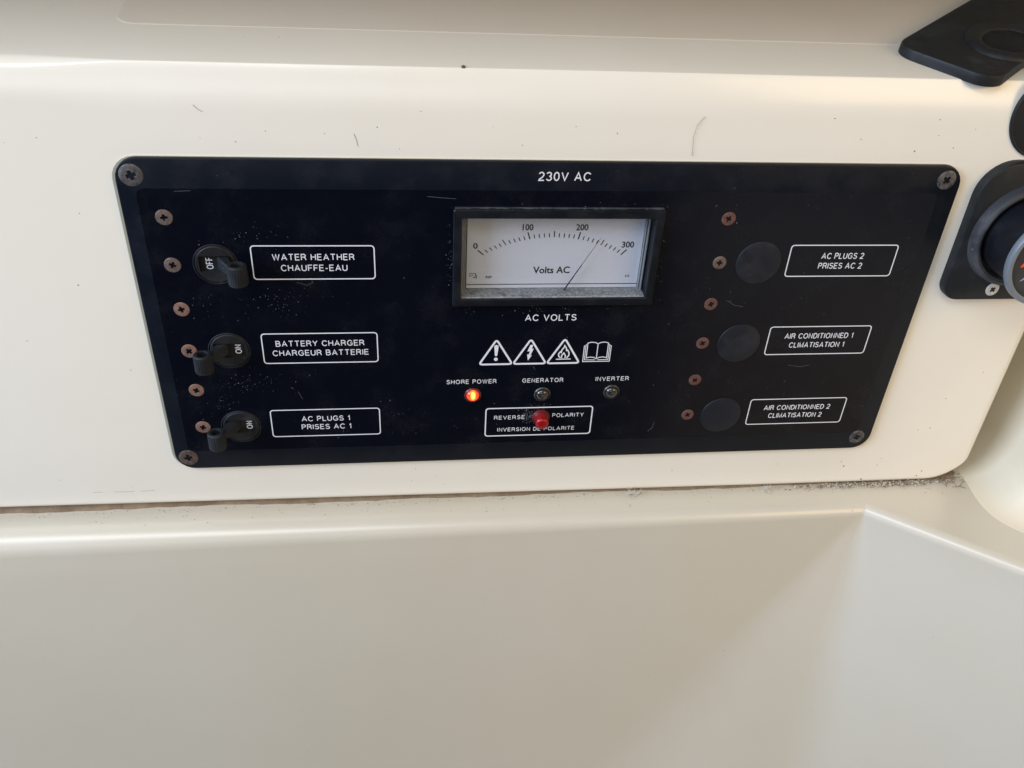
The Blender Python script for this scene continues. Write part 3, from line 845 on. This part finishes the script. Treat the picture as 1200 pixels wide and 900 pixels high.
# cloudy edges of the clear cover: left, right and the dusty sill
V, F = join(box(-38.55, -37.2, -1.0, 3.6, 15.1, 50.4), box(-36.9, -36.3, 1.6, 3.6, 15.1, 50.4))
obj('cover_edge', V, F, M['acrylic'], vm, VC, smooth=0)
V, F = join(box(37.3, 37.6, 2.0, 3.6, 15.1, 50.4), box(38.0, 38.35, 0.5, 3.6, 15.1, 50.4))
obj('cover_edge', V, F, M['acrylic'], vm, VC, smooth=0)
# sill, gently uneven with dust
loops = []
for i in range(61):
    x = ix0 + .1 + (iw - .2)*i/60
    loops.append([(x, FY + 1.2, 15.02), (x, -2, 15.25 + random.uniform(0, .25)), (x, 1.0, 15.45 + random.uniform(0, .3)), (x, 3.45, 15.5), (x, 3.45, 14.9), (x, FY + 1.2, 14.9)])
obj('dusty_sill', *loft(loops, True, True), M['sill'], vm, VC, smooth=60)
# dust on top of the bezel
loops = []
for i in range(81):
    x = ox0 + .5 + (ow - 1)*i/80
    h = random.uniform(0, .12)
    loops.append([(x, PF - .1, 54.12), (x, PF - .1, 54.2 + h), (x, PF - .8 - 8*h, 54.2 + h), (x, PF - .9 - 8*h, 54.12)])
obj('dust_line', *loft(loops, True, True), M['ring'], vm, VC, smooth=60)
V, F = box(ix0 + .02, ix1 - .02, FY + 1.6, FY + 2.0, 15.4, iz1 - .02)
obj('glass', V, F, M['glass'], vm, VC, smooth=0)
# scale
DY = 3.42
P = []
for v in range(31):
    a = math.radians(-31.4 + 62.8*v/30)
    cx, cz = -0.3 + 57.3*math.sin(a), -17 + 57.3*math.cos(a)
    d = math.radians(139 - 92*v/30)
    dx, dz = math.cos(d), math.sin(d)
    inner = -1.55; ln = 3.2 if v % 10 == 0 else (2.7 if v % 5 == 0 else 1.75)
    P.append(stroke([(cx + dx*inner, cz + dz*inner), (cx + dx*(inner + ln), cz + dz*(inner + ln))], .46 if v % 10 == 0 else .36, DY, .04))
P.append(stroke([(-35.6, 17.3), (37.0, 17.3)], .33, DY, .04))
V, F = join(*P)
obj('scale_marks', V, F, M['ink'], vm, VC, smooth=0)
for s, x, z, wd, h in (('0', -32.4, 34.9, 1.9, 2.6), ('100', -11.3, 43.1, 4.4, 2.8), ('200', 11.0, 43.1, 5.0, 2.8), ('300', 31.0, 35.4, 5.2, 2.8), ('Volts AC', -0.3, 23.9, 15.5, 3.2)):
    text(vm, s, x, z, wd, h, DY, 0.018, M['ink'])
text(vm, 'R2P', -26.5, 20.7, 2.5, 1.05, DY, 0.02, M['ink'])
text(vm, '2.5', 32.4, 21.0, 1.9, 1.05, DY, 0.02, M['ink'])
V, F = join(stroke([(-34.4, 21.0), (-34.4, 22.4), (-32.0, 22.4), (-32.0, 20.9), (-33.0, 20.5), (-31.6, 20.2), (-31.6, 21.8)], .22, DY, .04), stroke([(-34.2, 21.2), (-33.0, 21.6)], .2, DY, .04))
obj('meter_symbol', V, F, M['ink'], vm, VC, smooth=0)
V, F = join(tube([(5.3, 1.3, 15.4), (8.4, 1.3, 21.0), (11.8, 1.3, 27.0)], [.30, .26, .20], 6), tube([(11.8, 1.3, 27.0), (18.9, 1.3, 39.6)], [.12, .07], 6))
obj('needle', V, F, M['needle'], vm, VC)

# ---- dust and fine scratches on the panel
P = []
def fleck(x, z, r):
    k = random.randint(4, 6); a0 = random.uniform(0, 6)
    P.append(fill([(x + r*random.uniform(.5, 1.2)*math.cos(a0 + 6.283*i/k), z + r*random.uniform(.5, 1.2)*math.sin(a0 + 6.283*i/k)) for i in range(k)], PF - .17, .04))
for cx, cz, sx, sz, n in ((-112, 14, 12, 6, 60), (-125, -26, 16, 6, 60), (-140, -38, 8, 6, 30), (-43, 35, 1.6, 14, 40), (-10, 8, 30, 1.6, 40), (-6.0, -47.5, 3.5, 3.5, 170), (0, -42, 6, 1.5, 40),
                          (-120, 42, 14, 5, 30), (100, 10, 40, 25, 16), (100, -35, 50, 18, 18), (-60, -50, 40, 12, 26), (30, 55, 60, 6, 14), (-142, 12, 10, 10, 20), (44, 30, 1.2, 14, 14)):
    for _ in range(n):
        x, z = random.gauss(cx, sx*.6), random.gauss(cz, sz*.6)
        if abs(x) < 156 and -60 < z < 59 and not (-42 < x < 43 and 11 < z < 54.5): fleck(x, z, random.choice((.08, .09, .11, .14, .20)))
for pts in (((-52, 58.5), (-47, 58.0), (-41, 57.6)), ((-145, 60), (-139, 60.2)), ((-6, -20), (-5, -22)), ((76, 12), (80, 9.6), (84, 8.8)), ((112, -22), (118, -23), (122, -22.2)),
            ((51, -58), (53, -56), (53.5, -53)), ((-104, 22), (-100, 20.6), (-97.6, 22), (-98.5, 24)), ((-108, -31), (-106.5, -35))):
    P.append(stroke([p for p in pts if True], .055, PF - .17, .04))
P = [p for p in P if p[0]]
V, F = join(*P)
M['fleck'] = simple('dust_fleck', (0.20, 0.21, 0.22), 0.8, vary=0.4, bscale=3000)
o = obj('dust_flecks', V, F, M['fleck'], panel, PB, smooth=0); o['kind'] = 'stuff'

# ============================================================ RIGHT-HAND FITTINGS
sg = thing('swivel_gauge', 'round black gauge with grey rim swivelling out of a black bracket at the right edge', 'gauge', (199, 0, 12))
SB = (199, 0, 12)
def dplate(cx, cz, wd, h, rt, rb, y0, y1, bev):
    def outline(g):
        pts = []
        for sx, sz, a0, r in ((1, 1, 0, rt), (-1, 1, 90, rt), (-1, -1, 180, rb), (1, -1, 270, rb)):
            for i in range(11):
                a = math.radians(a0 + 9*i)
                pts.append((cx + sx*(wd/2 - r) + (r - g)*math.cos(a), cz + sz*(h/2 - r) + (r - g)*math.sin(a)))
        return pts
    return loft([at(outline(0), y0), at(outline(0), y1 + bev), at(outline(bev*.3), y1 + bev*.3), at(outline(bev), y1)], True, True)
V, F = dplate(199, 43.3, 51.5, 62.6, 15, 8, 0.0, -4.6, 1.0)
obj('mounting_plate', V, F, M['bracket'], sg, SB, smooth=40)
V, F = lathe(199, 43.5, [(22.9, -4.4), (22.7, -5.4), (22.4, -8.2), (21.9, -9.0), (20.8, -9.4), (19.6, -8.8), (19.2, -7.5), (18.9, -3)], 80, False, True)
obj('socket_ring', V, F, M['ring'], sg, SB, smooth=45)
V, F = lathe(199, 43.5, [(17.4, -3), (17.4, -24.0), (17.9, -25.5), (17.9, -28.0)], 80)
obj('barrel', V, F, M['socket'], sg, SB, smooth=30)
V, F = lathe(199, 43.5, [(17.9, -26.2), (20.2, -26.6), (20.6, -27.2), (20.6, -29.2), (20.2, -29.8), (18.9, -30.0), (18.3, -29.6), (18.2, -28.4)], 90, False, False)
obj('rim', V, F, M['rim'], sg, SB, smooth=40)
V, F = lathe(199, 43.5, [(18.25, -28.3), (18.2, -28.5)], 80)
obj('dial_face', V, F, M['dial_dark'], sg, SB, smooth=20)
V, F = loft([at([(184.6, 40.4), (190.5, 42.0), (191.5, 44.2), (186.0, 43.0)], -28.62), at([(184.6, 40.4), (190.5, 42.0), (191.5, 44.2), (186.0, 43.0)], -29.2)], True, True)
obj('pointer', V, F, M['orange'], sg, SB, smooth=0)
V, F = loft([at([(187.0, 34.0), (192.5, 36.8), (191.0, 38.6)], -28.62), at([(187.0, 34.0), (192.5, 36.8), (191.0, 38.6)], -28.9)], True, True)
obj('wedge_mark', V, F, M['greymark'], sg, SB, smooth=0)
place_screw('steel', 3.1, 196.2, 17.4, -4.75, sg, 'bright pale cross-head screw')
place_screw('steel', 3.1, 201.0, 70.9, -4.75, sg, 'bright pale cross-head screw')

# round dark fitting above the gauge, cut by the picture edge
rp = thing('round_port', 'round black port with a dark hollow centre, top right beside the panel', 'port', (196, 0, 91))
V, F = lathe(195.8, 93.2, [(18.0, 0.0), (17.9, -.8), (17.5, -1.1), (17.0, -1.0), (16.8, -.6), (16.6, 0.9), (16.4, -0.05)], 80, False, False)
obj('ring', V, F, M['bracket'], rp, (196, 0, 91), smooth=40)
V, F = lathe(195.8, 93.2, [(17.0, -0.05), (16.8, -0.4), (8, -.45)], 60)
obj('hollow', V, F, M['socket'], rp, (196, 0, 91), smooth=40)

# bracket lying on the top of the console
def bracket():
    t = thing('deck_bracket', 'black bracket with a round socket lying on the console top, upper right corner', 'bracket', (170, 40, 112))
    B = (170, 40, 112)
    ang = math.radians(41); ca, sa = math.cos(ang), math.sin(ang)
    def loc(a, b, h):                                   # a along the bracket, b across it
        x = 151.5 + a*ca - b*sa; u = 9.0 + a*sa + b*ca
        y, z = top_point(u, h); return (x, y, z)
    # near end at a = 0; width 41
    def outline(g, h):
        pts = []
        x0, x1, w2 = -4.0, 118.0, 21.0
        for sx, sz, a0, r in ((1, 1, 0, 13), (-1, 1, 90, 9), (-1, -1, 180, 9), (1, -1, 270, 13)):
            for i in range(9):
                q = math.radians(a0 + 90*i/8)
                cxx = (x1 - r) if sx > 0 else (x0 + r); cbb = sz*(w2 - r)
                pts.append(loc(cxx + (r - g)*math.cos(q), cbb + (r - g)*math.sin(q), h))
        return pts
    V, F = loft([outline(0, -.2), outline(0, 3.2), outline(.3, 3.9), outline(1.0, 4.2)], True, True)
    obj('mounting_plate', V, F, M['bracket'], t, B, smooth=40)
    def el(ca_, cb_, ra, rb_, h, n=60): return [loc(ca_ + ra*math.cos(2*math.pi*i/n), cb_ + rb_*math.sin(2*math.pi*i/n), h) for i in range(n)]
    c0, c1 = 38, -9.5
    V, F = loft([el(c0, c1, 22, 16.6, 4.1), el(c0, c1, 21.4, 16.2, 5.2), el(c0, c1, 20, 15.2, 5.9), el(c0, c1, 16, 11.5, 5.6), el(c0, c1, 14.6, 10, 4.9), el(c0, c1, 14.2, 9.6, 4.25)])
    obj('socket_ring', V, F, M['bracket'], t, B, smooth=45)
    V, F = loft([el(c0, c1, 14.5, 9.9, 4.25), el(c0, c1, 14.0, 9.6, 4.45)], False, True)
    obj('hollow', V, F, M['socket'], t, B, smooth=45)
bracket()

# ============================================================ DEBRIS IN THE GAP
def crumbs():
    P, Q = [], []
    def bit(x, y, z, s, dst):
        v = []
        for i in range(6):
            d = Vector(((1,0,0), (-1,0,0), (0,1,0), (0,-1,0), (0,0,1), (0,0,-1))[i])*s*random.uniform(.4, 1.3)
            v.append((x + d.x*1.4, y + d.y, z + max(d.z, -.2)))
        dst.append((v, [(0,2,4), (2,1,4), (1,3,4), (3,0,4), (2,0,5), (1,2,5), (3,1,5), (0,3,5)]))
    for _ in range(520):
        x = random.triangular(122, 226, 190); bit(x, random.gauss(.2, 1.1), -99.8 + abs(random.gauss(0, .6)), random.uniform(.18, .75), random.choice((P, Q, Q)))
    for _ in range(240): bit(random.uniform(-245, 130), random.gauss(.6, 1.0), -99.9, random.uniform(.12, .35), random.choice((P, Q)))
    for _ in range(45): bit(random.gauss(220, 5), random.gauss(2, 2), -99.7 + abs(random.gauss(0, 1.0)), random.uniform(.2, .8), P)
    for _ in range(60): bit(random.uniform(-240, 240), random.uniform(-9, -2), -99.9, random.uniform(.12, .28), P)
    for _ in range(10):
        x, y = random.gauss(220, 3), random.gauss(0, 2); a = random.uniform(0, 6.28); ln = random.uniform(2, 7)
        P.append(tube([(x, y, -99.4), (x + ln*math.cos(a), y + ln*.6*math.sin(a), -99.2 + random.uniform(0, 3.5))], .18, 4))
    o = obj('dark_crumbs', *join(*P), M['soil'], smooth=0); o['kind'] = 'stuff'
    o['label'] = 'dark dirt crumbs and twigs packed along the gap under the console'; o['category'] = 'dirt'
    o = obj('pale_crumbs', *join(*Q), M['crumb'], smooth=0); o['kind'] = 'stuff'
    o['label'] = 'pale brown crumbs packed along the gap under the console'; o['category'] = 'dirt'
crumbs()
def lint(cx, label, n=26, w=3.2, h=2.2):
    P = []
    for _ in range(n):
        p = Vector((cx + random.uniform(-w, w), -1.5 + random.uniform(-1, 1), -98.6 + random.uniform(-1, h*.5))); pts = [tuple(p)]
        d = Vector((random.uniform(-1, 1), random.uniform(-.5, .5), random.uniform(-1, 1))).normalized()
        for _ in range(7):
            d = (d + Vector((random.uniform(-1, 1), random.uniform(-.5, .5), random.uniform(-1, 1)))*.8).normalized()
            p = p + d*.7; p.z = max(p.z, -99.85); p.x = max(cx - w*1.2, min(cx + w*1.2, p.x)); p.y = max(-3.5, min(0.5, p.y)); pts.append(tuple(p))
        P.append(tube(pts, .09, 4))
    tag(obj('lint_tuft', *join(*P), M['lint'], loc=(cx, -1.5, -99)), label, 'lint')
lint(50, 'pale fluffy lint tuft in the gap below the polarity lamp side of the panel')
lint(119, 'small pale lint tuft hanging in the gap left of the dark crumbs', 14, 1.6, 4)
